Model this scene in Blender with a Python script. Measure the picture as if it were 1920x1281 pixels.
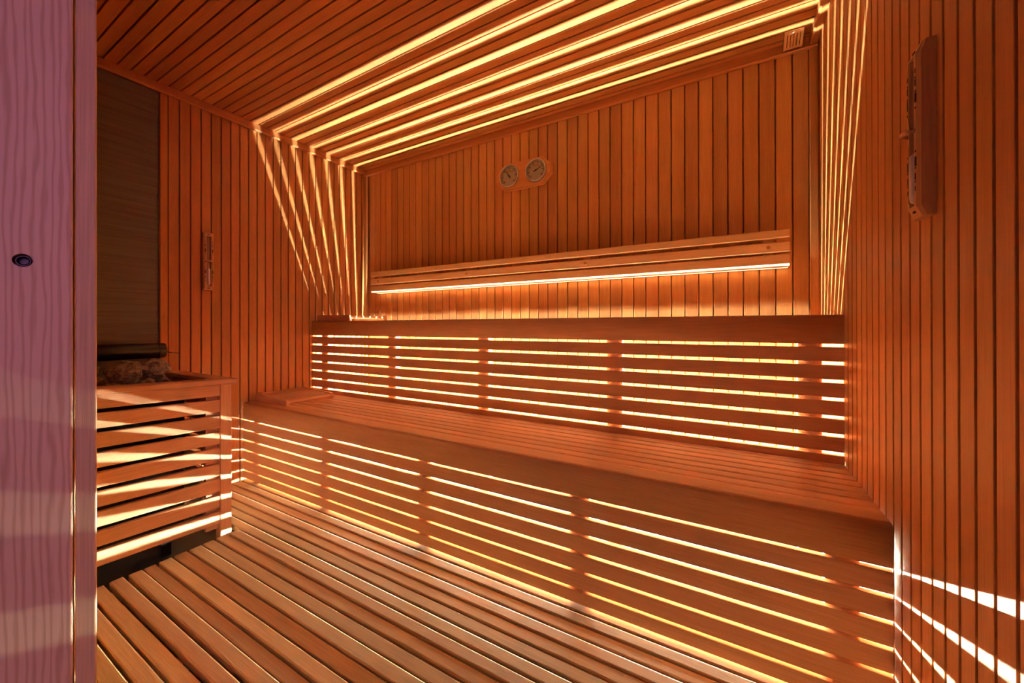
import bpy, bmesh, math, random
from mathutils import Matrix, Vector, noise
random.seed(7)
sc = bpy.context.scene
for o in list(bpy.data.objects): bpy.data.objects.remove(o)
COL = sc.collection

# ------------------------------------------------------------------ camera
CAM_Z = 0.95
F_PX, YAW, PITCH, ROLL, CY = 717.934, 0.521617, 0.0017275, -0.0016913, 610.479
cam_d = bpy.data.cameras.new('camera'); cam = bpy.data.objects.new('camera', cam_d); COL.objects.link(cam)
cam_d.sensor_width = 36.0; cam_d.lens = F_PX / 1920 * 36.0
cam_d.shift_y = -(640.5 - CY) / 1920.0
cam_d.clip_start = 0.02
_f = Vector((-math.sin(YAW), math.cos(YAW), 0)); _r = Vector((math.cos(YAW), math.sin(YAW), 0)); _u = Vector((0, 0, 1))
f2 = _f * math.cos(PITCH) + _u * math.sin(PITCH); u2 = -_f * math.sin(PITCH) + _u * math.cos(PITCH)
r3 = _r * math.cos(ROLL) + u2 * math.sin(ROLL); u3 = -_r * math.sin(ROLL) + u2 * math.cos(ROLL)
M = Matrix.Identity(4)
for i in range(3):
    M[i][0], M[i][1], M[i][2] = r3[i], u3[i], -f2[i]
M.translation = (0, 0, CAM_Z)
cam.matrix_world = M
sc.camera = cam

# ------------------------------------------------------------------ world, lights, exposure
LED_STRENGTH = 2400.0
LED_COLOR = (1.0, 0.95, 0.72)
w = bpy.data.worlds.new('world'); sc.world = w; w.use_nodes = True
bg = w.node_tree.nodes['Background']; bg.inputs[0].default_value = (0.62, 0.42, 0.60, 1); bg.inputs[1].default_value = 0.07
def corridor_lamp(name, loc, target, sx, sy, energy, color):
    ld = bpy.data.lights.new(name, 'AREA'); ld.shape = 'RECTANGLE'; ld.size = sx; ld.size_y = sy
    ld.energy = energy; ld.color = color
    lo = bpy.data.objects.new(name, ld); COL.objects.link(lo); lo.location = loc
    lo.rotation_euler = (Vector(target) - Vector(loc)).to_track_quat('-Z', 'Y').to_euler()
corridor_lamp('corridor_lamp_right_offscreen', (1.5, -0.75, 1.5), (-0.75, 0.1, 1.1), 0.8, 1.6, 9.0, (0.97, 0.37, 0.82))
vs = sc.view_settings
vs.view_transform = 'Standard'; vs.look = 'None'; vs.gamma = 1.0; vs.use_curve_mapping = False
vs.exposure = 0.75
sc.cycles.max_bounces = 14; sc.cycles.diffuse_bounces = 8; sc.cycles.glossy_bounces = 4
sc.cycles.transparent_max_bounces = 8
sc.cycles.use_guiding = False; sc.cycles.use_surface_guiding = True; sc.cycles.use_volume_guiding = False; sc.cycles.guiding_training_samples = 24
sc.cycles.caustics_reflective = False; sc.cycles.caustics_refractive = False

# ------------------------------------------------------------------ dimensions (metres, camera stands at x=0, y=0)
XL, XR, YB, YU, YLO = -2.6385, 0.3303, 2.1451, 1.6778, 1.2308
ZC, ZU, ZLO = 2.235, 0.988, 0.478
YF = 0.171            # inner face of the door wall

# ------------------------------------------------------------------ materials
def nt(m): m.use_nodes = True; return m.node_tree
def wood(name, a, b, axis, rough=0.5, vary=0.24, bump=0.08, stripe=26.0, spec=0.35, hue=0.02):
    m = bpy.data.materials.new(name); t = nt(m); N = t.nodes; L = t.links
    p = N['Principled BSDF']; p.inputs['Roughness'].default_value = rough; p.inputs['Specular IOR Level'].default_value = spec
    tc = N.new('ShaderNodeTexCoord'); oi = N.new('ShaderNodeObjectInfo')
    off = N.new('ShaderNodeVectorMath'); off.operation = 'SCALE'; off.inputs[0].default_value = (31.7, 57.3, 43.1)
    L.new(oi.outputs['Random'], off.inputs['Scale'])
    add = N.new('ShaderNodeVectorMath'); add.operation = 'ADD'
    L.new(tc.outputs['Object'], add.inputs[0]); L.new(off.outputs[0], add.inputs[1])
    def mapped(along, across):
        mp = N.new('ShaderNodeMapping')
        s = [across] * 3; s['xyz'.index(axis)] = along
        mp.inputs['Scale'].default_value = s
        L.new(add.outputs[0], mp.inputs['Vector']); return mp
    n1 = N.new('ShaderNodeTexNoise'); n1.inputs['Scale'].default_value = 1.0; n1.inputs['Detail'].default_value = 5; n1.inputs['Roughness'].default_value = 0.6; n1.inputs['Distortion'].default_value = 0.4
    L.new(mapped(0.9, stripe).outputs[0], n1.inputs['Vector'])
    n2 = N.new('ShaderNodeTexNoise'); n2.inputs['Scale'].default_value = 1.0; n2.inputs['Detail'].default_value = 3
    L.new(mapped(9.0, 420.0).outputs[0], n2.inputs['Vector'])
    rp = N.new('ShaderNodeValToRGB'); rp.color_ramp.elements[0].position = 0.3; rp.color_ramp.elements[1].position = 0.7
    rp.color_ramp.elements[0].color = (*b, 1); rp.color_ramp.elements[1].color = (*a, 1)
    L.new(n1.outputs['Fac'], rp.inputs['Fac'])
    mr = N.new('ShaderNodeMapRange'); mr.inputs['From Min'].default_value = 0.3; mr.inputs['From Max'].default_value = 0.7
    mr.inputs['To Min'].default_value = 0.86; mr.inputs['To Max'].default_value = 1.1
    L.new(n2.outputs['Fac'], mr.inputs['Value'])
    mr2 = N.new('ShaderNodeMapRange'); mr2.inputs['To Min'].default_value = 1 - vary; mr2.inputs['To Max'].default_value = 1 + vary * 0.45
    L.new(oi.outputs['Random'], mr2.inputs['Value'])
    mul = N.new('ShaderNodeMath'); mul.operation = 'MULTIPLY'; L.new(mr.outputs[0], mul.inputs[0]); L.new(mr2.outputs[0], mul.inputs[1])
    # a second, decorrelated random for hue
    fr = N.new('ShaderNodeMath'); fr.operation = 'MULTIPLY'; fr.inputs[1].default_value = 17.37; L.new(oi.outputs['Random'], fr.inputs[0])
    fr2 = N.new('ShaderNodeMath'); fr2.operation = 'FRACT'; L.new(fr.outputs[0], fr2.inputs[0])
    mh = N.new('ShaderNodeMapRange'); mh.inputs['To Min'].default_value = 0.5 - hue; mh.inputs['To Max'].default_value = 0.5 + hue; L.new(fr2.outputs[0], mh.inputs['Value'])
    hs = N.new('ShaderNodeHueSaturation'); L.new(rp.outputs[0], hs.inputs['Color']); L.new(mul.outputs[0], hs.inputs['Value']); L.new(mh.outputs[0], hs.inputs['Hue'])
    L.new(hs.outputs[0], p.inputs['Base Color'])
    bp = N.new('ShaderNodeBump'); bp.inputs['Strength'].default_value = bump; bp.inputs['Distance'].default_value = 0.002
    L.new(n2.outputs['Fac'], bp.inputs['Height']); L.new(bp.outputs[0], p.inputs['Normal'])
    return m
CED_A, CED_B = (0.58, 0.280, 0.104), (0.50, 0.212, 0.070)
BEN_A, BEN_B = (0.67, 0.425, 0.262), (0.60, 0.36, 0.212)
FLO_A, FLO_B = (0.55, 0.39, 0.225), (0.46, 0.305, 0.165)
NEW_A, NEW_B = (0.76, 0.52, 0.27), (0.66, 0.40, 0.18)
cedar = {a: wood('cedar_' + a, CED_A, CED_B, a, hue=0.006, vary=0.2) for a in 'xyz'}
bench = {a: wood('bench_wood_' + a, BEN_A, BEN_B, a, vary=0.16, hue=0.006) for a in 'xyz'}
floorw = wood('floor_wood_x', FLO_A, FLO_B, 'x', vary=0.28, rough=0.62, hue=0.012, spec=0.12)
floory = wood('floor_wood_y', FLO_A, FLO_B, 'y', vary=0.2)
timer_w = wood('timer_wood_z', (0.64, 0.39, 0.19), (0.57, 0.33, 0.15), 'z', vary=0.05, hue=0.0)
fresh = {a: wood('fresh_wood_' + a, NEW_A, NEW_B, a, vary=0.08, hue=0.004) for a in 'xyz'}

def plain(name, c, rough=0.5, metal=0.0, spec=0.5):
    m = bpy.data.materials.new(name); p = nt(m).nodes['Principled BSDF']
    t = m.node_tree
    nz = t.nodes.new('ShaderNodeTexNoise'); nz.inputs['Scale'].default_value = 40; nz.inputs['Detail'].default_value = 4
    tc = t.nodes.new('ShaderNodeTexCoord'); t.links.new(tc.outputs['Object'], nz.inputs['Vector'])
    mx = t.nodes.new('ShaderNodeMix'); mx.data_type = 'RGBA'
    mx.inputs[6].default_value = (*[v * 0.85 for v in c], 1); mx.inputs[7].default_value = (*[min(1, v * 1.12) for v in c], 1)
    t.links.new(nz.outputs['Fac'], mx.inputs[0]); t.links.new(mx.outputs[2], p.inputs['Base Color'])
    p.inputs['Roughness'].default_value = rough; p.inputs['Metallic'].default_value = metal; p.inputs['Specular IOR Level'].default_value = spec
    return m
groove = wood('groove_board', CED_A, CED_B, 'z', vary=0.0)
slab_m = plain('dark_tile', (0.06, 0.046, 0.036), 0.6)
black_m = plain('black_enamel', (0.006, 0.0055, 0.006), 0.3)
steel_m = plain('brushed_steel', (0.62, 0.58, 0.52), 0.3, 1.0)
dark_m = plain('dark_print', (0.02, 0.012, 0.01), 0.7)
dial_m = plain('dial_print', (0.56, 0.50, 0.41), 0.45, 0.0)
arc_m = plain('orange_print', (0.62, 0.30, 0.08), 0.6)
sand_m = plain('white_sand', (0.93, 0.90, 0.86), 0.8)
wire_m = plain('black_wire', (0.03, 0.02, 0.02), 0.5)
gun_m = plain('dark_steel', (0.07, 0.065, 0.08), 0.35, 1.0)
alu_m = plain('aluminium', (0.7, 0.7, 0.7), 0.4, 1.0)

def glass_mat():
    m = bpy.data.materials.new('thin_glass'); t = nt(m); N = t.nodes; L = t.links
    for n in list(N):
        if n.type != 'OUTPUT_MATERIAL': N.remove(n)
    tr = N.new('ShaderNodeBsdfTransparent'); gl = N.new('ShaderNodeBsdfGlossy'); gl.inputs['Roughness'].default_value = 0.04
    fr = N.new('ShaderNodeFresnel'); fr.inputs['IOR'].default_value = 1.3
    tr.inputs[0].default_value = (0.99, 0.99, 0.99, 1)
    mx = N.new('ShaderNodeMixShader'); hf = N.new('ShaderNodeMath'); hf.operation = 'MULTIPLY'; hf.inputs[1].default_value = 0.6; L.new(fr.outputs[0], hf.inputs[0]); L.new(hf.outputs[0], mx.inputs[0]); L.new(tr.outputs[0], mx.inputs[1]); L.new(gl.outputs[0], mx.inputs[2])
    L.new(mx.outputs[0], N['Material Output'].inputs['Surface']); return m
glass_m = glass_mat()

def panel_mat():
    m = bpy.data.materials.new('grey_veined_slate'); t = nt(m); N = t.nodes; L = t.links; p = N['Principled BSDF']
    tc = N.new('ShaderNodeTexCoord'); mp = N.new('ShaderNodeMapping'); mp.inputs['Scale'].default_value = (3, 2.2, 60); mp.inputs['Rotation'].default_value = (0.06, 0, 0)
    L.new(tc.outputs['Object'], mp.inputs['Vector'])
    n = N.new('ShaderNodeTexNoise'); n.inputs['Scale'].default_value = 1.0; n.inputs['Detail'].default_value = 8; n.inputs['Roughness'].default_value = 0.65; n.inputs['Distortion'].default_value = 0.6
    L.new(mp.outputs[0], n.inputs['Vector'])
    rp = N.new('ShaderNodeValToRGB'); rp.color_ramp.elements[0].position = 0.3; rp.color_ramp.elements[1].position = 0.75
    rp.color_ramp.elements[0].color = (0.105, 0.098, 0.095, 1); rp.color_ramp.elements[1].color = (0.185, 0.176, 0.172, 1)
    L.new(n.outputs['Fac'], rp.inputs['Fac']); L.new(rp.outputs[0], p.inputs['Base Color']); p.inputs['Roughness'].default_value = 0.6
    b = N.new('ShaderNodeBump'); b.inputs['Strength'].default_value = 0.15; b.inputs['Distance'].default_value = 0.003
    L.new(n.outputs['Fac'], b.inputs['Height']); L.new(b.outputs[0], p.inputs['Normal']); return m
panel_m = panel_mat()

def rock_mat():
    m = bpy.data.materials.new('rough_stone'); t = nt(m); N = t.nodes; L = t.links; p = N['Principled BSDF']
    tc = N.new('ShaderNodeTexCoord'); n = N.new('ShaderNodeTexNoise'); n.inputs['Scale'].default_value = 60; n.inputs['Detail'].default_value = 8; n.inputs['Roughness'].default_value = 0.7
    L.new(tc.outputs['Object'], n.inputs['Vector'])
    rp = N.new('ShaderNodeValToRGB'); rp.color_ramp.elements[0].position = 0.35; rp.color_ramp.elements[1].position = 0.7
    rp.color_ramp.elements[0].color = (0.10, 0.09, 0.085, 1); rp.color_ramp.elements[1].color = (0.48, 0.44, 0.42, 1)
    L.new(n.outputs['Fac'], rp.inputs['Fac']); L.new(rp.outputs[0], p.inputs['Base Color']); p.inputs['Roughness'].default_value = 0.85
    b = N.new('ShaderNodeBump'); b.inputs['Strength'].default_value = 0.6; b.inputs['Distance'].default_value = 0.006
    L.new(n.outputs['Fac'], b.inputs['Height']); L.new(b.outputs[0], p.inputs['Normal']); return m
rock_m = rock_mat()

def pine_mat(name, scale_y, a, b):
    m = bpy.data.materials.new(name); t = nt(m); N = t.nodes; L = t.links; p = N['Principled BSDF']
    tc = N.new('ShaderNodeTexCoord'); mp = N.new('ShaderNodeMapping'); mp.inputs['Scale'].default_value = (1, 1, 0.11)
    L.new(tc.outputs['Object'], mp.inputs['Vector'])
    wv = N.new('ShaderNodeTexWave'); wv.wave_type = 'BANDS'; wv.bands_direction = 'Y'; wv.wave_profile = 'SIN'
    wv.inputs['Scale'].default_value = scale_y; wv.inputs['Distortion'].default_value = 6.5; wv.inputs['Detail'].default_value = 2.0
    wv.inputs['Detail Scale'].default_value = 1.5; wv.inputs['Detail Roughness'].default_value = 0.55
    L.new(mp.outputs[0], wv.inputs['Vector'])
    rp = N.new('ShaderNodeValToRGB'); e = rp.color_ramp.elements
    e[0].position = 0.0; e[0].color = (*a, 1); e[1].position = 1.0; e[1].color = (*a, 1)
    e[1].color = (*b, 1); k = e.new(0.35); k.color = (*a, 1)
    L.new(wv.outputs['Fac'], rp.inputs['Fac']); L.new(rp.outputs[0], p.inputs['Base Color']); p.inputs['Roughness'].default_value = 0.5
    return m
pine_m = pine_mat('pine_wavy', 44.0, (0.60, 0.46, 0.33), (0.47, 0.32, 0.205))
pine_edge = wood('pine_edge', (0.58, 0.42, 0.29), (0.49, 0.33, 0.215), 'z', vary=0.0, stripe=60)

led_m = bpy.data.materials.new('led_diffuser'); t = nt(led_m); p = t.nodes['Principled BSDF']
p.inputs['Base Color'].default_value = (0.9, 0.9, 0.88, 1); p.inputs['Emission Color'].default_value = (*LED_COLOR, 1); p.inputs['Emission Strength'].default_value = LED_STRENGTH

# ------------------------------------------------------------------ mesh helpers
def me(name, V, Fc, mat, smooth=False):
    m = bpy.data.meshes.new(name); m.from_pydata([tuple(v) for v in V], [], Fc); m.materials.append(mat)
    bm = bmesh.new(); bm.from_mesh(m); bmesh.ops.recalc_face_normals(bm, faces=bm.faces); bm.to_mesh(m); bm.free()
    if smooth:
        for q in m.polygons: q.use_smooth = True
    m.update(); return m
def link(name, mesh, parent=None, loc=None):
    o = bpy.data.objects.new(name, mesh); COL.objects.link(o)
    if parent is not None:
        o.parent = parent; o.matrix_parent_inverse = base_inv(parent)
    if loc is not None: o.location = loc
    return o
def base_inv(p):
    m = Matrix.Translation(p.location)
    if p.parent is not None: m = (p.parent_base if False else Matrix.Identity(4)) @ m if p.parent is None else Matrix.Translation(p.location)
    return m.inverted()
def box_vf(x0, x1, y0, y1, z0, z1):
    V = [(x0, y0, z0), (x1, y0, z0), (x1, y1, z0), (x0, y1, z0), (x0, y0, z1), (x1, y0, z1), (x1, y1, z1), (x0, y1, z1)]
    return V, [(0, 3, 2, 1), (4, 5, 6, 7), (0, 1, 5, 4), (1, 2, 6, 5), (2, 3, 7, 6), (3, 0, 4, 7)]
def boxm(name, x0, x1, y0, y1, z0, z1, mat, bev=0.0, seg=1):
    V, Fc = box_vf(x0, x1, y0, y1, z0, z1); m = me(name, V, Fc, mat)
    if bev > 0:
        bm = bmesh.new(); bm.from_mesh(m)
        bmesh.ops.bevel(bm, geom=bm.edges[:], offset=bev, segments=seg, affect='EDGES', profile=0.5, clamp_overlap=True)
        bm.to_mesh(m); bm.free()
    return m
def box(name, x0, x1, y0, y1, z0, z1, mat, parent=None, bev=0.0, seg=1):
    return link(name, boxm(name, x0, x1, y0, y1, z0, z1, mat, bev, seg), parent)
def prismm(name, prof, axis, a0, a1, mat, smooth=False):
    """prof: 2D points in the two other axes (x: y,z / y: x,z / z: x,y)"""
    n = len(prof); V = []
    for a in (a0, a1):
        for (p, q) in prof:
            V.append({'x': (a, p, q), 'y': (p, a, q), 'z': (p, q, a)}[axis])
    Fc = [tuple(range(n)), tuple(range(n, 2 * n))] + [(i, (i + 1) % n, n + (i + 1) % n, n + i) for i in range(n)]
    return me(name, V, Fc, mat, smooth)
def prism(name, prof, axis, a0, a1, mat, parent=None, smooth=False):
    return link(name, prismm(name, prof, axis, a0, a1, mat, smooth), parent)
def multi_box(name, boxes, mat, parent=None):
    V, Fc = [], []
    for b in boxes:
        v, f = box_vf(*b); k = len(V); V += v; Fc += [tuple(i + k for i in q) for q in f]
    return link(name, me(name, V, Fc, mat), parent)
def tube_vf(pts, r, n=8):
    V, Fc = [], []
    pts = [Vector(p) for p in pts]
    for i, p in enumerate(pts):
        d = (pts[min(i + 1, len(pts) - 1)] - pts[max(i - 1, 0)]).normalized()
        a = d.orthogonal().normalized(); b = d.cross(a)
        for k in range(n):
            t_ = 2 * math.pi * k / n; V.append(p + (a * math.cos(t_) + b * math.sin(t_)) * r)
    for i in range(len(pts) - 1):
        for k in range(n):
            Fc.append((i * n + k, i * n + (k + 1) % n, (i + 1) * n + (k + 1) % n, (i + 1) * n + k))
    Fc.append(tuple(range(n))); Fc.append(tuple(range((len(pts) - 1) * n, len(pts) * n)))
    return V, Fc
def cyl(name, prof, axis, c, mat, parent=None, n=28, smooth=True):
    """lathe: prof = [(radius, position along axis)], centre c = the two other coordinates"""
    V, Fc = [], []
    for (r, a) in prof:
        for k in range(n):
            t_ = 2 * math.pi * k / n; u, v = c[0] + r * math.cos(t_), c[1] + r * math.sin(t_)
            V.append({'x': (a, u, v), 'y': (u, a, v), 'z': (u, v, a)}[axis])
    for i in range(len(prof) - 1):
        for k in range(n): Fc.append((i * n + k, i * n + (k + 1) % n, (i + 1) * n + (k + 1) % n, (i + 1) * n + k))
    Fc.append(tuple(range(n))); Fc.append(tuple(range((len(prof) - 1) * n, len(prof) * n)))
    m = me(name, V, Fc, mat)
    if smooth:
        for q in m.polygons: q.use_smooth = len(q.vertices) == 4
    return link(name, m, parent)
def thing(name, label, cat, loc, group=None):
    o = bpy.data.objects.new(name, None); COL.objects.link(o); o.location = loc; o.empty_display_size = 0.1
    o['label'] = label; o['category'] = cat
    if group: o['group'] = group
    return o
def tag(o, label, cat, group=None):
    o['label'] = label; o['category'] = cat
    if group: o['group'] = group
    return o
def structure(o, label=None):
    o['kind'] = 'structure'
    if label: o['label'] = label
    return o

# ------------------------------------------------------------------ the shell
GAP = 0.0060; CH = 0.0008; TH = 0.018
def plank_profile(wd):     # (across, depth) with the face at depth 0 and the back at TH
    h = wd / 2
    return [(-h, TH), (-h, CH), (-h + CH, 0), (h - CH, 0), (h, CH), (h, TH)]

# back wall -----------------------------------------------------------------
wall_back = structure(box('wall_back', XL - 0.06, XR + 0.06, YB + TH, YB + 0.06, -0.12, ZC + 0.06, groove), 'back wall of narrow upright cedar planks')
PB = 0.06415
pm = prismm('plank', [(a, d) for a, d in plank_profile(PB - GAP)], 'z', -0.05, ZC, cedar['z'])
for k in range(-2, 42):
    x = -2.4541 + PB * (k + 0.5)
    if x - PB / 2 < XL + 0.02: continue
    o = link('plank', pm, wall_back, (x, YB + random.uniform(-0.0004, 0.0004), 0))
wl = 0.3012 - 0.2402 - GAP
link('plank', prismm('plank', plank_profile(wl), 'z', -0.05, ZC, cedar['z']), wall_back, (0.2402 + (0.3012 - 0.2402) / 2, YB, 0))

# left wall: planks behind the benches, veined grey panel behind the heater
wall_left = structure(box('wall_left', XL - 0.06, XL - TH, YF - 0.12, YB + 0.06, -0.12, ZC + 0.06, groove), 'left wall of narrow upright cedar planks')
PL = 0.04976
pm = prismm('plank', [(-d, a) for a, d in plank_profile(PL - 0.0064)], 'z', -0.05, ZC, cedar['z'])
for k in range(0, 25):
    y = 2.1103 - PL * (k + 0.5)
    link('plank', pm, wall_left, (XL, y, 0))
link('plank', prismm('plank', [(-d, a) for a, d in plank_profile(0.031)], 'z', -0.05, ZC, cedar['z']), wall_left, (XL, 2.1285, 0))
panel = link('wall_panel', prismm('wall_panel', [(XL - TH, YF - 0.02), (XL - 0.006, YF - 0.02), (XL - 0.006, 0.8295), (XL - TH, 0.8295)], 'z', -0.055, 2.197, panel_m))
tag(panel, 'dark grey veined panel on the wall behind the heater stones', 'wall panel')
tr = structure(box('trim_1', XL - TH, XL + 0.006, 0.8315, 0.864, -0.05, 2.197, cedar['z'], bev=0.003), 'upright cedar strip edging the grey wall panel')

# right wall
wall_right = structure(box('wall_right', XR + TH, XR + 0.06, YF - 0.12, YB + 0.06, -0.12, ZC + 0.06, groove), 'right wall of narrow upright cedar planks')
PR = 0.0506
pm = prismm('plank', [(d, a) for a, d in plank_profile(PR - 0.0078)], 'z', -0.05, ZC, cedar['z'])
for k in range(-12, 27):
    y = 0.7805 + PR * (k + 0.5)
    if y + PR / 2 > YB: continue
    link('plank', pm, wall_right, (XR, y, 0))

# ceiling
ceiling = structure(box('ceiling', XL - 0.06, XR + 0.06, YF - 0.12, YB + 0.06, ZC + TH, ZC + 0.07, groove), 'ceiling of narrow cedar planks')
PC = 0.04978
pm = prismm('plank', [(a, d) for a, d in plank_profile(PC - GAP)], 'x', XL - 0.005, XR + 0.005, cedar['x'])
for k in range(0, 39):
    y = 2.1043 - PC * (k + 0.5)
    link('plank', pm, ceiling, (0, y, ZC))
link('plank', prismm('plank', plank_profile(0.036), 'x', XL - 0.005, XR + 0.005, cedar['x']), ceiling, (0, 2.1248, ZC))

# front wall with the doorway the camera looks through
DX0, DX1 = -0.757, 0.16
wall_front = structure(multi_box('wall_front', [(XL - 0.06, DX0 - 0.095, YF - 0.11, YF - TH, -0.12, ZC + 0.06), (DX1 + 0.035, XR + 0.06, YF - 0.11, YF - TH, -0.12, ZC + 0.06), (DX0 - 0.035, DX1 + 0.035, YF - 0.11, YF - TH, 2.04, ZC + 0.06)], groove), 'door wall of narrow cedar planks')
pm = prismm('plank', [(a, -d) for a, d in plank_profile(PB - GAP)], 'z', -0.05, ZC, cedar['z'])
k = 0
while XL + PB * (k + 1) < DX0 - 0.03:
    link('plank', pm, wall_front, (XL + PB * (k + 0.5), YF - 0.001, 0)); k += 1
link('plank', pm, wall_front, (DX1 + 0.035 + PB / 2, YF - 0.001, 0)); link('plank', pm, wall_front, (DX1 + 0.035 + PB * 1.5, YF - 0.001, 0))
pmx = prismm('plank', [(-d, a) for a, d in []] or [(YF - 0.001 - d, a) for a, d in plank_profile(PB - GAP)], 'x', DX0 - 0.03, DX1 + 0.03, cedar['x'])
for k in range(3): link('plank', pmx, wall_front, (0, 0, 2.04 + PB * (k + 0.5)))

# floor: dark tiled slab under a wooden duckboard
floor = structure(box('floor', XL - 0.06, XR + 0.06, YF - 0.12, YB + 0.06, -0.12, -0.055, slab_m), 'dark floor under wooden duckboards')
FT = 0.026
def fprof(wd):
    h = wd / 2; c = 0.004
    return [(-h, -FT), (-h, -c), (-h + 0.0012, -0.0012), (-h + c, 0), (h - c, 0), (h - 0.0012, -0.0012), (h, -c), (h, -FT)]
meas = [(0.4345, 0.4745), (0.4883, 0.5273), (0.5395, 0.5797), (0.5812, 0.6196), (0.6293, 0.6706), (0.6778, 0.7213), (0.7276, 0.7718), (0.7757, 0.8192), (0.8275, 0.8702), (0.8784, 0.9178)]
for a, b in [(0.386 - 0.0484 * i, 0.4265 - 0.0484 * i) for i in range(5)] + meas:
    link('plank', prismm('plank', fprof(b - a), 'x', -2.005 + random.uniform(-0.003, 0.003), XR - 0.006, floorw), floor, (0, (a + b) / 2, random.uniform(-0.0008, 0.0004)))
pm = prismm('plank', fprof(0.0412), 'x', XL + 0.006, XR - 0.006, floorw)
y = 0.9253
while y + 0.0412 < 1.262:
    link('plank', pm, floor, (0, y + 0.0206, random.uniform(-0.0008, 0.0004))); y += 0.0487
for x in (-1.96, -1.4, -0.8, -0.2, 0.26): box('bearer', x - 0.02, x + 0.02, YF + 0.01, 1.262, -0.055, -FT - 0.0009, floory, floor)
for x in (-2.58, -2.3): box('bearer', x - 0.02, x + 0.02, 0.93, 1.262, -0.055, -FT - 0.0009, floory, floor)

box('bearer', XL + 0.006, XR - 0.006, 1.2625, 1.2715, -0.055, -FT - 0.001, floory, floor)  # added light stop: keeps strip light from running under the floor planks
pale = box('bounce_sheet', XL + 0.001, XR - 0.001, 1.272, YB - 0.001, -0.055, -0.051, floorw, floor)  # added sheet of floor wood, bouncing strip light to brighten the bench gaps

# ceiling trims -------------------------------------------------------------
def strip(name, prof, axis, a0, a1, mat, label): return structure(prism(name, prof, axis, a0, a1, mat), label)
strip('trim_2', [(XL, 2.199), (XL + 0.022, 2.193), (XL + 0.030, 2.199), (XL + 0.030, ZC), (XL, ZC)], 'y', YF, YB - 0.012, cedar['y'], 'cedar ceiling trim along the left wall')
strip('trim_3', [(XR, 2.199), (XR - 0.022, 2.193), (XR - 0.030, 2.199), (XR - 0.030, ZC), (XR, ZC)], 'y', YF, YB - 0.012, cedar['y'], 'cedar ceiling trim along the right wall')
t4 = strip('trim_4', [(YB, 2.186), (YB - 0.016, 2.186), (YB - 0.019, 2.190), (YB - 0.016, 2.196), (YB - 0.011, 2.199), (YB - 0.011, ZC), (YB, ZC)], 'x', XL, XR, cedar['x'], 'cedar ceiling trim along the back wall')
strip('trim_5', [(XL, YB), (XL + 0.036, YB), (XL + 0.036, YB - 0.006), (XL + 0.03, YB - 0.012), (XL, YB - 0.012)], 'z', -0.03, 2.186, cedar['z'], 'upright corner strip between left and back walls')
strip('trim_6', [(XR, YB), (XR - 0.029, YB), (XR - 0.029, YB - 0.006), (XR - 0.025, YB - 0.010), (XR, YB - 0.010)], 'z', -0.03, 2.186, cedar['z'], 'upright corner strip between right and back walls')
for x in (-1.146, -0.439): cyl('plug', [(0.005, YB - 0.0118), (0.005, YB - 0.006)], 'y', (x, 2.2095), cedar['z'], t4, 14)
for z in (1.004, 1.5655): cyl('plug', [(0.004, XL + 0.0052), (0.004, XL + 0.0066)], 'x', (0.847, z), cedar['y'], tr, 12)

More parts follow.
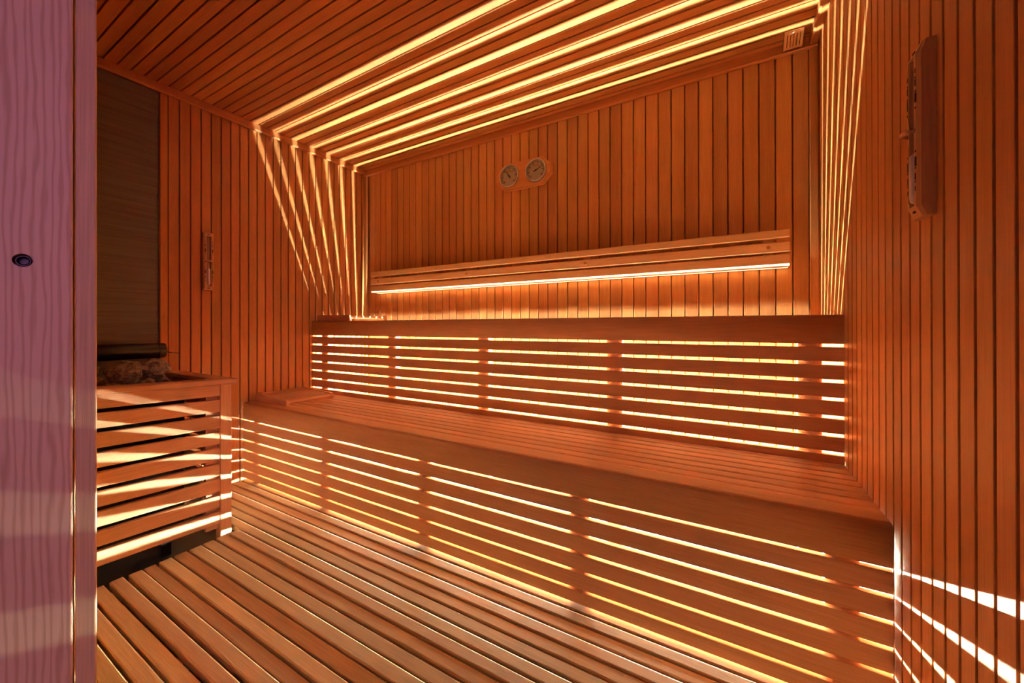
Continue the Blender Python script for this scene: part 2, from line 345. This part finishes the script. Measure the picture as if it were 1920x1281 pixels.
# door frame ----------------------------------------------------------------
door = structure(bpy.data.objects.new('door_1', None), 'pale pine door frame the view passes through'); COL.objects.link(door); door.location = (DX0, 0.05, 0)
SPLAY = math.radians(-14)
def splay(bm):      # the left frame post is turned a little towards the corridor
    bmesh.ops.rotate(bm, verts=bm.verts, cent=(-0.757, 0.1715, 0), matrix=Matrix.Rotation(SPLAY, 3, 'Z'))
def splay_mesh(o):
    bm = bmesh.new(); bm.from_mesh(o.data); splay(bm); bm.to_mesh(o.data); bm.free()
def jamb_with_hole(xf, y0, y1, z0, z1, hy, hz, r, depth, mat, parent, n=32):
    V, Fc = [], []
    rad = 0.0025; fr = [(y1 - rad + rad * math.sin(a), xf - rad + rad * math.cos(a)) for a in [i * math.pi / 2 / 5 for i in range(6)]]
    # front face: a square patch around the hole and strips around it
    s = r * 1.8; yb0, yb1, zb0, zb1 = hy - s, hy + s, hz - s, hz + s
    yE = y1 - rad
    def add(vs): k = len(V); V.extend(vs); return list(range(k, k + len(vs)))
    circ = [(xf, hy + r * math.cos(2 * math.pi * i / n), hz + r * math.sin(2 * math.pi * i / n)) for i in range(n)]
    sq = []
    for i in range(n):
        c, s_ = math.cos(2 * math.pi * i / n), math.sin(2 * math.pi * i / n); m_ = max(abs(c), abs(s_)); sq.append((xf, hy + s * c / m_, hz + s * s_ / m_))
    ci = add(circ); si = add(sq); inn = add([(xf - depth, v[1], v[2]) for v in circ])
    for i in range(n):
        j = (i + 1) % n; Fc.append((ci[i], ci[j], si[j], si[i])); Fc.append((ci[i], inn[i], inn[j], ci[j]))
    Fc.append(tuple(inn))
    for (a, b, c, d) in [(y0, yb0, z0, z1), (yb1, yE, z0, z1), (yb0, yb1, z0, zb0), (yb0, yb1, zb1, z1)]:
        Fc.append(tuple(add([(xf, a, c), (xf, b, c), (xf, b, d), (xf, a, d)])))
    lo_ = add([(x, y, z0) for y, x in fr]); hi_ = add([(x, y, z1) for y, x in fr])
    for i in range(5): Fc.append((lo_[i], lo_[i + 1], hi_[i + 1], hi_[i]))
    Fc.append(tuple(add([(xf - 0.03, y1, z0), (xf - rad, y1, z0), (xf - rad, y1, z1), (xf - 0.03, y1, z1)])))
    Fc.append(tuple(add([(xf - 0.03, y0, z0), (xf, y0, z0), (xf, y0, z1), (xf - 0.03, y0, z1)])))
    Fc.append(tuple(add([(xf - 0.03, y0, z0), (xf - 0.03, y1, z0), (xf - 0.03, y1, z1), (xf - 0.03, y0, z1)])))
    m = bpy.data.meshes.new('jamb_board'); m.from_pydata(V, [], Fc); m.materials.append(mat)
    bm = bmesh.new(); bm.from_mesh(m); bmesh.ops.remove_doubles(bm, verts=bm.verts, dist=1e-6); splay(bm); bmesh.ops.recalc_face_normals(bm, faces=bm.faces); bm.to_mesh(m); bm.free()
    return link('jamb_board', m, parent)
XJ = -0.75
jb = jamb_with_hole(XJ, -0.05, 0.1505, -0.055, 2.03, 0.1093, 1.0331, 0.0082, 0.022, pine_m, door)
lt = cyl('latch_bush', [(0.0066, XJ - 0.017), (0.0066, XJ - 0.006), (0.0042, XJ - 0.009), (0.0042, XJ - 0.017)], 'x', (0.1093, 1.0331), gun_m, jb, 20); splay_mesh(lt)
je = prism('jamb_edging', [(XJ - 0.03, 0.1525), (XJ - 0.007, 0.1525), (XJ - 0.006, 0.1535), (XJ - 0.006, 0.1697), (XJ - 0.0066, 0.1710), (XJ - 0.008, 0.1715), (XJ - 0.03, 0.1715)], 'z', -0.055, 2.03, pine_edge, door); splay_mesh(je)
box('jamb_board', DX1, DX1 + 0.03, -0.05, 0.1715, -0.055, 2.03, pine_edge, door, 0.004, 2)
box('head_board', XJ - 0.03, DX1 + 0.03, -0.05, 0.1715, 2.03, 2.06, pine_edge, door, 0.004, 2)

# LED strip at the foot of the back wall -------------------------------------
led = thing('led_strip', 'warm white light strip along the floor behind the benches', 'light strip', (-1.15, 2.092, -0.051))
box('channel', XL + 0.01, XR - 0.01, 2.079, 2.105, -0.051, -0.016, alu_m, led)
hp = [(2.082, -0.0158), (2.082, 0.009), (2.085, 0.016), (2.089, 0.019), (2.095, 0.019), (2.099, 0.016), (2.102, 0.009), (2.102, -0.0158)]
nseg = 12; L0, L1 = XL + 0.012, XR - 0.012
for i in range(nseg):
    prism('diffuser', hp, 'x', L0 + (L1 - L0) * i / nseg, L0 + (L1 - L0) * (i + 1) / nseg - 0.0005, led_m, led)

# ------------------------------------------------------------------ benches
BX0, BX1 = XL + 0.0022, XR - 0.0018
def round_top_front(y0, y1, z0, z1, r):    # board profile (y,z) with a rounded upper front edge at y0
    arc = [(y0 + r - r * math.cos(a), z1 - r + r * math.sin(a)) for a in [math.pi / 2 * i / 5 for i in range(6)]]
    return [(y0, z0)] + arc + [(y1, z1), (y1, z0)]
def slat_prof(y0, y1, z0, z1, c=0.002): return [(y0, z0 + c), (y0, z1 - c), (y0 + c, z1), (y1 - c, z1), (y1, z1 - c), (y1, z0 + c), (y1 - c, z0), (y0 + c, z0)]
def front_slats(parent, y0, t, tops, heights):
    for zt, h in zip(tops, heights): prism('front_slat', slat_prof(y0, y0 + t, zt - h, zt, 0.0015), 'x', BX0, BX1, bench['x'], parent)

lb = thing('lower_bench', 'lower sauna bench of light slats with glowing gaps in its front', 'bench', (-1.15, YLO + 0.2, 0))
prism('front_board', round_top_front(YLO, YLO + 0.016, 0.3755, ZLO, 0.011), 'x', BX0, BX1, bench['x'], lb, True)
tops = [0.3665 - 0.0624 * k for k in range(6)]
front_slats(lb, YLO + 0.0005, 0.0175, tops, [0.0532] * 5 + [0.0420])
g = [YLO + 0.016] + [1.3205 + 0.0520 * k for k in range(7)] + [1.690]
for i in range(8):
    a = g[i] + (0.0006 if i == 0 else 0.0041); b = g[i + 1] - 0.0041
    prism('seat_slat', slat_prof(a, b, ZLO - 0.026, ZLO, 0.003), 'x', BX0, BX1, bench['x'], lb)
PX = [-2.512, -1.842, -1.155, -0.453, 0.238]
for x in PX:
    box('leg', x - 0.034, x + 0.034, YLO + 0.0185, YLO + 0.050, 0.0, ZLO - 0.066, bench['z'], lb)
    box('bearer', x - 0.02, x + 0.02, YLO + 0.017, YU - 0.001, ZLO - 0.066, ZLO - 0.0262, bench['y'], lb)

ub = thing('upper_bench', 'upper sauna bench against the back wall with glowing gaps in its front', 'bench', (-1.15, YU + 0.2, 0))
prism('front_board', round_top_front(YU, YU + 0.022, 0.8875, ZU, 0.006), 'x', BX0, BX1, bench['x'], ub, True)
front_slats(ub, YU + 0.001, 0.018, [0.8765 - 0.0615 * k for k in range(7)], [0.0497] * 6 + [0.0290])
gy = [1.742, 1.794, 1.849, 1.905, 1.960, 2.0125, 2.0670, 2.1195]
edges = [YU + 0.0226 - 0.0055] + gy
for i in range(8):
    a = edges[i] + 0.0055; b = edges[i + 1] - 0.0055
    prism('seat_slat', slat_prof(a, b, ZU - 0.022, ZU, 0.003), 'x', BX0, BX1, bench['x'], ub)
prism('seat_slat', slat_prof(2.1245, 2.1408, ZU - 0.03, ZU, 0.002), 'x', BX0, BX1, bench['x'], ub)
for x in PX:
    box('leg', x - 0.034, x + 0.034, YU + 0.0225, YU + 0.06, -0.051, ZU - 0.062, bench['z'], ub)
    box('bearer', x - 0.018, x + 0.018, YU + 0.0225, 2.1388, ZU - 0.062, ZU - 0.0302, bench['y'], ub)
    box('packer', x - 0.018, x + 0.018, YU + 0.0225, 2.124, ZU - 0.0302, ZU - 0.0222, bench['y'], ub)

# ------------------------------------------------------------------ backrest on the back wall
br = thing('backrest', 'long pale three-rail wooden backrest fixed to the back wall', 'backrest', (-1.12, YB, 1.3))
YF_B = 2.061
kx = YF_B / 2.1001
def bz(z): return CAM_Z + (z - CAM_Z) * kx
rails = []
for i, (z0, z1) in enumerate([(1.3455, 1.3840), (1.2815, 1.3285), (1.2185, 1.2725)]):
    a, b = bz(z0), bz(z1); y0 = YF_B - (0.003, 0.0015, 0.0)[i]; y1 = YF_B + (0.022, 0.022, 0.076)[i]; c = (0.003, 0.003, 0.010)[i]
    pr = [(y0, a + c), (y0, b - 0.004), (y0 + 0.004, b), (y1, b), (y1, a), (y0 + c, a)]
    rails.append(prism('rail', pr, 'x', -2.512 * kx, 0.2238 * kx, fresh['x'], br))
for x in (-2.429, -1.562, -0.724, 0.1449):
    x *= kx
    box('bracket', x - 0.02, x + 0.02, YF_B + 0.0245, YB - 0.0002, bz(1.273), bz(1.375), fresh['z'], br)
    cyl('wood_plug', [(0.0085, YF_B - 0.0027), (0.0085, YF_B + 0.004)], 'y', (x, bz(1.3065)), cedar['y'], rails[1], 16)

# ------------------------------------------------------------------ headrests
def headrest(x0, x1, y0, y1, z, hl, hr, label):
    t_ = thing('headrest', label, 'headrest', ((x0 + x1) / 2, (y0 + y1) / 2, z))
    pr = [(x0, z), (x1 - 0.006, z), (x1, z + 0.008), (x1, z + hr - 0.006), (x1 - 0.006, z + hr), (x0 + 0.006, z + hl), (x0, z + hl - 0.006)]
    for a in (y0, y1 - 0.018): prism('side_board', pr, 'y', a, a + 0.018, bench['x'], t_)
    n = 6; xa, xb = x0 + 0.004, x1 - 0.002; wd = (xb - xa) / n
    for i in range(n):
        a = xa + wd * i + 0.002; b = xa + wd * (i + 1) - 0.002
        ha = hl + (hr - hl) * (a - x0) / (x1 - x0); hb = hl + (hr - hl) * (b - x0) / (x1 - x0); d = 0.004
        p_ = [(a, z + ha - d - 0.016), (a, z + ha - d - 0.003), (a + 0.003, z + ha - d), (b - 0.003, z + hb - d), (b, z + hb - d - 0.003), (b, z + hb - d - 0.016)]
        prism('slat', p_, 'y', y0 + 0.0182, y1 - 0.0182, bench['y'], t_)
    return t_
headrest(-2.630, -2.292, 1.302, 1.612, ZLO, 0.050, 0.033, 'slatted wooden headrest lying on the lower bench by the left wall')
headrest(-2.630, -2.275, 1.718, 2.050, ZU, 0.044, 0.042, 'slatted wooden headrest lying on the upper bench by the left wall')

# ------------------------------------------------------------------ thermometer and hygrometer
th = thing('thermometer_hygrometer', 'octagonal wooden plate with two round dials on the back wall', 'thermometer', (-1.139, YB, 1.906))
def octo(cx, cz, hw, hh, c): return [(cx - hw, cz - hh + c), (cx - hw, cz + hh - c), (cx - hw + c, cz + hh), (cx + hw - c, cz + hh), (cx + hw, cz + hh - c), (cx + hw, cz - hh + c), (cx + hw - c, cz - hh), (cx - hw + c, cz - hh)]
m = prismm('plate', octo(-1.139, 1.907, 0.196, 0.0865, 0.06), 'y', YB - 0.026, YB - 0.0002, cedar['x'])
bm = bmesh.new(); bm.from_mesh(m); fe = [e for e in bm.edges if all(v.co.y < YB - 0.02 for v in e.verts)]
bmesh.ops.bevel(bm, geom=fe, offset=0.005, segments=2, affect='EDGES'); bm.to_mesh(m); bm.free()
link('plate', m, th)
for di, (cx, ang, nticks) in enumerate([(-1.234, math.radians(125), 30), (-1.045, math.radians(22), 36)]):
    cz = 1.910; R = 0.066; yf = YB - 0.026
    d = cyl('dial', [(R - 0.004, yf - 0.004), (R - 0.004, yf)], 'y', (cx, cz), dial_m, th, 40)
    cyl('bezel', [(R - 0.003, yf), (R - 0.003, yf - 0.013), (R, yf - 0.016), (R + 0.004, yf - 0.013), (R + 0.005, yf)], 'y', (cx, cz), steel_m, d, 40)
    # remove the bezel's end caps so that the dial shows
    bz_m = d.children[0].data
    bm = bmesh.new(); bm.from_mesh(bz_m); bmesh.ops.delete(bm, geom=[f for f in bm.faces if len(f.verts) > 4], context='FACES'); bm.to_mesh(bz_m); bm.free()
    V, Fc = [], []
    for i in range(nticks + 1):
        a = math.radians(225 - 270 * i / nticks); long_ = i % 5 == 0
        r0, r1, hw_ = R * (0.62 if long_ else 0.72), R * 0.88, 0.0019 if long_ else 0.0010
        c, s = math.cos(a), math.sin(a)
        k = len(V)
        for rr, sg in ((r0, -1), (r1, -1), (r1, 1), (r0, 1)): V.append((cx + rr * c - sg * hw_ * s, yf - 0.0045, cz + rr * s + sg * hw_ * c))
        Fc.append((k, k + 1, k + 2, k + 3))
    link('scale_marks', me('scale_marks', V, Fc, dark_m), d)['kind'] = 'stuff'
    V, Fc = [], []
    n = 16
    for i in range(n + 1):
        a = math.radians(125 - 90 * i / n)
        for rr in (R * 0.42, R * 0.56): V.append((cx + rr * math.cos(a), yf - 0.0046, cz + rr * math.sin(a)))
    for i in range(n): Fc.append((2 * i, 2 * i + 1, 2 * i + 3, 2 * i + 2))
    link('coloured_arc', me('coloured_arc', V, Fc, arc_m), d)
    c, s = math.cos(ang), math.sin(ang)
    pts = [(-0.016, -0.0026), (-0.016, 0.0026), (R * 0.84, 0.0009), (R * 0.84, -0.0009)]
    V = [(cx + u * c - v * s, yy, cz + u * s + v * c) for yy in (yf - 0.0075, yf - 0.0065) for u, v in pts]
    link('needle', me('needle', V, [(0, 1, 2, 3), (4, 5, 6, 7), (0, 1, 5, 4), (1, 2, 6, 5), (2, 3, 7, 6), (3, 0, 4, 7)], dark_m), d)
    cyl('needle_hub', [(0.004, yf - 0.0085), (0.004, yf - 0.004)], 'y', (cx, cz), dark_m, d, 16)
    cyl('glass_cover', [(R - 0.0032, yf - 0.0115), (R - 0.0032, yf - 0.0105)], 'y', (cx, cz), glass_m, d, 40)

# ------------------------------------------------------------------ sand timers on the side walls
def sand_timer(side, yc, z0, z1, wd, dp, label, grp=None):
    # side = +1: hangs on the left wall facing +x; -1: on the right wall facing -x
    xw = XL if side > 0 else XR
    X = lambda d: xw + side * d
    t_ = thing('sand_timer', label, 'sand timer', (xw, yc, (z0 + z1) / 2))
    y0, y1 = yc - wd / 2, yc + wd / 2
    ch = 0.006
    # body with a shallow groove along its middle
    gw = 0.0115; gd = 0.017
    prof = [(0, y0), (dp - ch, y0), (dp, y0 + ch), (dp, yc - gw), (dp - gd, yc - gw * 0.8), (dp - gd, yc + gw * 0.8), (dp, yc + gw), (dp, y1 - ch), (dp - ch, y1), (0, y1)]
    m = prismm('body', [(X(d + 0.0002), y) for d, y in prof], 'z', z0 + 0.022, z1 - 0.022, timer_w)
    b = link('body', m, t_)
    full = [(0, y0), (dp - ch, y0), (dp, y0 + ch), (dp, y1 - ch), (dp - ch, y1), (0, y1)]
    for (a, c, s) in ((z0, z0 + 0.022, 0), (z1 - 0.022, z1, 1)):
        # end blocks, tapering a little outwards
        V = []
        for zz, k in ((a, 0.0 if s else 1.0), (c, 1.0 if s else 0.0)):
            for d, y in full: V.append((X(0.0002 + d * (1 - 0.35 * k) if d > 0 else 0.0002), y, zz))
        n = len(full)
        link('end_block', me('end_block', V, [tuple(range(n)), tuple(range(n, 2 * n))] + [(i, (i + 1) % n, n + (i + 1) % n, n + i) for i in range(n)], timer_w), t_)
    zm = (z0 + z1) / 2; rt = 0.0086; xa = X(dp - 0.0035)
    zt0, zt1 = z0 + 0.027, z1 - 0.027
    cyl('glass_bulb', [(0.003, zt1), (0.008, zt1 - 0.003), (rt, zt1 - 0.012), (rt, zm + 0.03), (0.007, zm + 0.014), (0.003, zm + 0.004)], 'z', (xa, yc), glass_m, t_, 16)
    lowb = cyl('glass_bulb', [(0.003, zm - 0.004), (0.007, zm - 0.014), (rt, zm - 0.03), (rt, zt0 + 0.012), (0.008, zt0 + 0.003), (0.003, zt0)], 'z', (xa, yc), glass_m, t_, 16)
    r2 = rt - 0.0012
    cyl('sand', [(0.002, zt0 + 0.0015), (r2 * 0.8, zt0 + 0.004), (r2, zt0 + 0.013), (r2, zm - 0.045), (r2 * 0.4, zm - 0.041)], 'z', (xa, yc), sand_m, lowb, 16)
    # strap holding the neck
    V, Fc = tube_vf([(X(dp), yc - wd * 0.36, zm - 0.002), (X(dp + 0.010), yc - 0.010, zm), (X(dp + 0.0135), yc, zm), (X(dp + 0.010), yc + 0.010, zm), (X(dp), yc + wd * 0.36, zm - 0.002)], 0.0045, 8)
    link('strap', me('strap', V, Fc, bench['y'], True), t_)
    marks = []
    for sg in (-1, 1):
        for up_ in (-1, 1):
            for (o_, h, w_) in ((0.040, 0.003, 0.0032), (0.052, 0.018, 0.0040), (0.072, 0.003, 0.003), (0.083, 0.013, 0.0026), (0.098, 0.003, 0.0024), (0.108, 0.009, 0.0016)):
                zc = zm + up_ * (o_ + h / 2); ym = yc + sg * wd * 0.36
                marks.append((min(X(dp - 0.001), X(dp + 0.0008)), max(X(dp - 0.001), X(dp + 0.0008)), ym - w_ / 2, ym + w_ / 2, zc - h / 2, zc + h / 2))
    multi_box('scale_marks', marks, dark_m, b)['kind'] = 'stuff'
    for zz in (z1 - 0.012, z0 + 0.012): box('end_mark', min(X(dp * 0.7), X(dp * 0.9)), max(X(dp * 0.7), X(dp * 0.9)), yc - 0.005, yc + 0.005, zz - 0.0018, zz + 0.0018, dark_m, b)
    return t_
sand_timer(1, 1.043, 1.1605, 1.4925, 0.050, 0.026, 'narrow wooden sand timer on the left wall beside the grey panel')
sand_timer(-1, 1.035, 1.158, 1.4905, 0.050, 0.026, 'narrow wooden sand timer on the plain right wall')

# ------------------------------------------------------------------ sensor cover in the upper corner
sv = thing('sensor_cover', 'small slotted wooden cover under the ceiling above the backrest', 'sensor cover', (0.24, YB - 0.02, 2.19))
sx0, sx1 = 0.203, 0.272
pt, pb = (2.046, 2.2345), (2.110, 2.193)      # slanted front, (y,z) at top and bottom
dv = Vector((pb[0] - pt[0], pb[1] - pt[1])); nv = Vector((dv.y, -dv.x)).normalized()
if nv.y > 0: nv = -nv
def slant(a, b, t_=0.006):
    A = Vector(pt) + dv * a; B = Vector(pt) + dv * b
    return [tuple(A), tuple(B), tuple(B + nv * t_), tuple(A + nv * t_)]
prism('top_bar', slant(0.0, 0.2), 'x', sx0, sx1, fresh['x'], sv); prism('bottom_bar', slant(0.88, 1.0), 'x', sx0, sx1, fresh['x'], sv)
nb = 6; wv = (sx1 - sx0) / nb
for i in range(nb): prism('bar', slant(0.2, 0.88), 'x', sx0 + wv * i + (0.0015 if i else 0), sx0 + wv * (i + 1) - (0.0015 if i < nb - 1 else 0), fresh['y'], sv)
for x in (sx0, sx1 - 0.006):
    prism('cheek', [pt, pb, (YB - 0.0205, 2.196), (YB - 0.0205, 2.2345)], 'x', x, x + 0.006, fresh['y'], sv)
A = Vector(pt) + dv * 0.12 + nv * 0.006
link('screw', (lambda: (lambda V, Fc: me('screw', V, Fc, steel_m))(*tube_vf([(sx0 + 0.031, A.x, A.y), (sx0 + 0.031, A.x + nv.x * 0.0015, A.y + nv.y * 0.0015)], 0.003, 10)))(), sv)

# ------------------------------------------------------------------ heater with its wooden guard
SL = -0.036       # the slats rise a little towards the door
gd = thing('heater_guard', 'slatted wooden guard rail around the stone heater', 'heater guard', (-2.3, 0.58, -0.055))
GX = -2.013; PY0, PY1 = 0.847, 0.892
def zs(z, y): return z + SL * (y - 0.846)
def ysl(name, x0, x1, y0, y1, z0, z1, mat, parent, c=0.003):
    """a board running along y whose height follows the guard's slope"""
    pr = [(x0, z0), (x0, z1), (x1 - c, z1), (x1, z1 - c), (x1, z0 + c), (x1 - c, z0)]
    V = [(p_, y, q + SL * (y - 0.846)) for y in (y0, y1) for p_, q in pr]; n = len(pr)
    return link(name, me(name, V, [tuple(range(n)), tuple(range(n, 2 * n))] + [(i, (i + 1) % n, n + (i + 1) % n, n + i) for i in range(n)], mat), parent)
box('post', GX - 0.045, GX, PY0, PY1, -0.055, 0.688, bench['z'], gd, 0.002)
box('post', GX - 0.045, GX, 0.20, 0.245, -0.055, 0.705, bench['z'], gd, 0.002)
box('post', XL + 0.004, XL + 0.049, PY0, PY1, -0.055, 0.688, bench['z'], gd, 0.002)
sl_t = [0.618 - 0.0725 * k for k in range(8)]
ysl('slat', GX - 0.026, GX - 0.004, 0.2455, PY0 - 0.0005, 0.6345, 0.687, bench['y'], gd)
for zt in sl_t: ysl('slat', GX - 0.026, GX - 0.004, 0.2455, PY0 - 0.0005, zt - 0.0552, zt, bench['y'], gd)
for zt in [0.687] + sl_t:
    prism('slat', slat_prof(PY1 - 0.024, PY1 - 0.004, zt - 0.0552, zt, 0.002), 'x', XL + 0.0495, GX - 0.0455, bench['x'], gd)
ysl('top_rail', GX - 0.052, GX + 0.024, 0.19, 0.9035, 0.6885, 0.7125, bench['y'], gd, 0.004)
prism('top_rail', slat_prof(PY1 - 0.05, 0.9035, 0.6885, 0.7125, 0.004), 'x', XL + 0.002, GX - 0.0525, bench['x'], gd)
box('inner_batten', GX - 0.0265 - 0.02, GX - 0.0265, PY0 - 0.045, PY0 - 0.001, 0.03, 0.68, bench['z'], gd)

ht = thing('sauna_heater', 'black metal stone heater standing inside the wooden guard', 'heater', (-2.34, 0.52, -0.055))
hx0, hx1, hy0, hy1 = -2.57, -2.13, 0.26, 0.76
box('casing', hx0, hx1, hy0, hy1, 0.06, 0.635, black_m, ht, 0.008, 2)
box('stone_grate', hx0 + 0.004, hx1 - 0.004, hy0 + 0.004, hy1 - 0.004, 0.635, 0.647, black_m, ht)
for x in (hx0 + 0.04, hx1 - 0.04):
    for y in (hy0 + 0.04, hy1 - 0.06): box('foot', x - 0.018, x + 0.018, y - 0.018, y + 0.018, -0.055, 0.06, black_m, ht)
from mathutils.bvhtree import BVHTree
placed = []
def stone(x, y, r, seed, label, zstart=0.90, group=None):
    bm = bmesh.new(); bmesh.ops.create_icosphere(bm, subdivisions=3, radius=1.0)
    rs = random.Random(seed); ax = Vector((rs.uniform(0.9, 1.1), rs.uniform(0.9, 1.1), rs.uniform(0.72, 0.9)))
    of = Vector((seed * 3.7, seed * 1.3, seed * 2.1)); rot = Matrix.Rotation(rs.uniform(0, 6.28), 3, 'Z')
    for v in bm.verts:
        d = v.co.normalized()
        k = 1 + 0.42 * noise.noise(d * 1.3 + of) + 0.2 * noise.noise(d * 3.1 + of) + 0.09 * noise.noise(d * 8 + of)
        v.co = rot @ (Vector((d.x * ax.x, d.y * ax.y, d.z * ax.z)) * k)
    cx = [(min(v.co[i] for v in bm.verts), max(v.co[i] for v in bm.verts)) for i in range(3)]
    c = Vector([(p_ + q) / 2 for p_, q in cx]); sc_ = 2 * r / max(cx[0][1] - cx[0][0], cx[1][1] - cx[1][0])
    for v in bm.verts: v.co = (v.co - c) * sc_
    hz = max(v.co.z for v in bm.verts); fl = 0.647 + hz + 0.0005
    def clash(z):
        bm2 = bm.copy(); bmesh.ops.translate(bm2, verts=bm2.verts, vec=(x, y, z)); t_ = BVHTree.FromBMesh(bm2); bm2.free()
        return t_ if not any(t_.overlap(q) for q in placed) else None
    z = zstart; best = None
    while z >= fl - 1e-6:
        t_ = clash(z)
        if t_ is None: break
        best = (z, t_); z -= 0.002
    if best and best[0] - fl < 0.003: best = (fl, clash(fl) or best[1])
    placed.append(best[1])
    m = bpy.data.meshes.new('heater_stone'); bm.to_mesh(m); bm.free(); m.materials.append(rock_m)
    for q in m.polygons: q.use_smooth = False
    o = link('heater_stone', m); o.location = (x, y, best[0])
    return tag(o, label, 'stone', group)
LS = 'rough grey stone in the bottom layer on the heater grate'
sd = 1
for x in (-2.19, -2.295, -2.40, -2.505):
    for y in (0.325, 0.43, 0.535, 0.64, 0.712):
        if y > 0.7 and x < -2.35: continue
        stone(x, y if y < 0.7 else 0.72, 0.050 if y < 0.6 else 0.038 if y > 0.7 else 0.046, sd, LS, 0.74, 'stones in the bottom layer of the heater'); sd += 1
stone(-2.262, 0.590, 0.058, 31, 'large reddish rough stone on top of the heater pile beneath the black tube')
stone(-2.262, 0.700, 0.055, 37, 'large pale rough stone on top of the heater pile towards the bench')
stone(-2.245, 0.470, 0.053, 41, 'rough stone on top of the heater pile towards the door wall')
stone(-2.40, 0.650, 0.050, 43, 'rough stone on top of the heater pile close to the grey panel')

tb = thing('black_tube', 'black cylindrical tube mounted on the grey panel above the heater', 'tube', (XL, 0.55, 0.827))
R = 0.0385; tx, tz = XL + 0.062, 0.827
cyl('body', [(R * 0.9, 0.21), (R, 0.214), (R, 0.826), (R * 0.93, 0.832)], 'y', (tx, tz), black_m, tb, 32)
cyl('end_ring', [(R * 1.02, 0.800), (R * 1.02, 0.806)], 'y', (tx, tz), black_m, tb, 32)
for y in (0.3, 0.72): box('bracket', XL - 0.0058, tx - R * 0.9, y - 0.012, y + 0.012, tz - 0.012, tz + 0.012, black_m, tb)
V, Fc = tube_vf([(tx + 0.01, 0.83, tz - 0.006), (tx - 0.01, 0.862, tz - 0.013), (XL + 0.012, 0.895, tz - 0.020), (XL + 0.0015, 0.912, tz - 0.0225)], 0.0022, 6)
link('wire', me('wire', V, Fc, wire_m, True), tb)
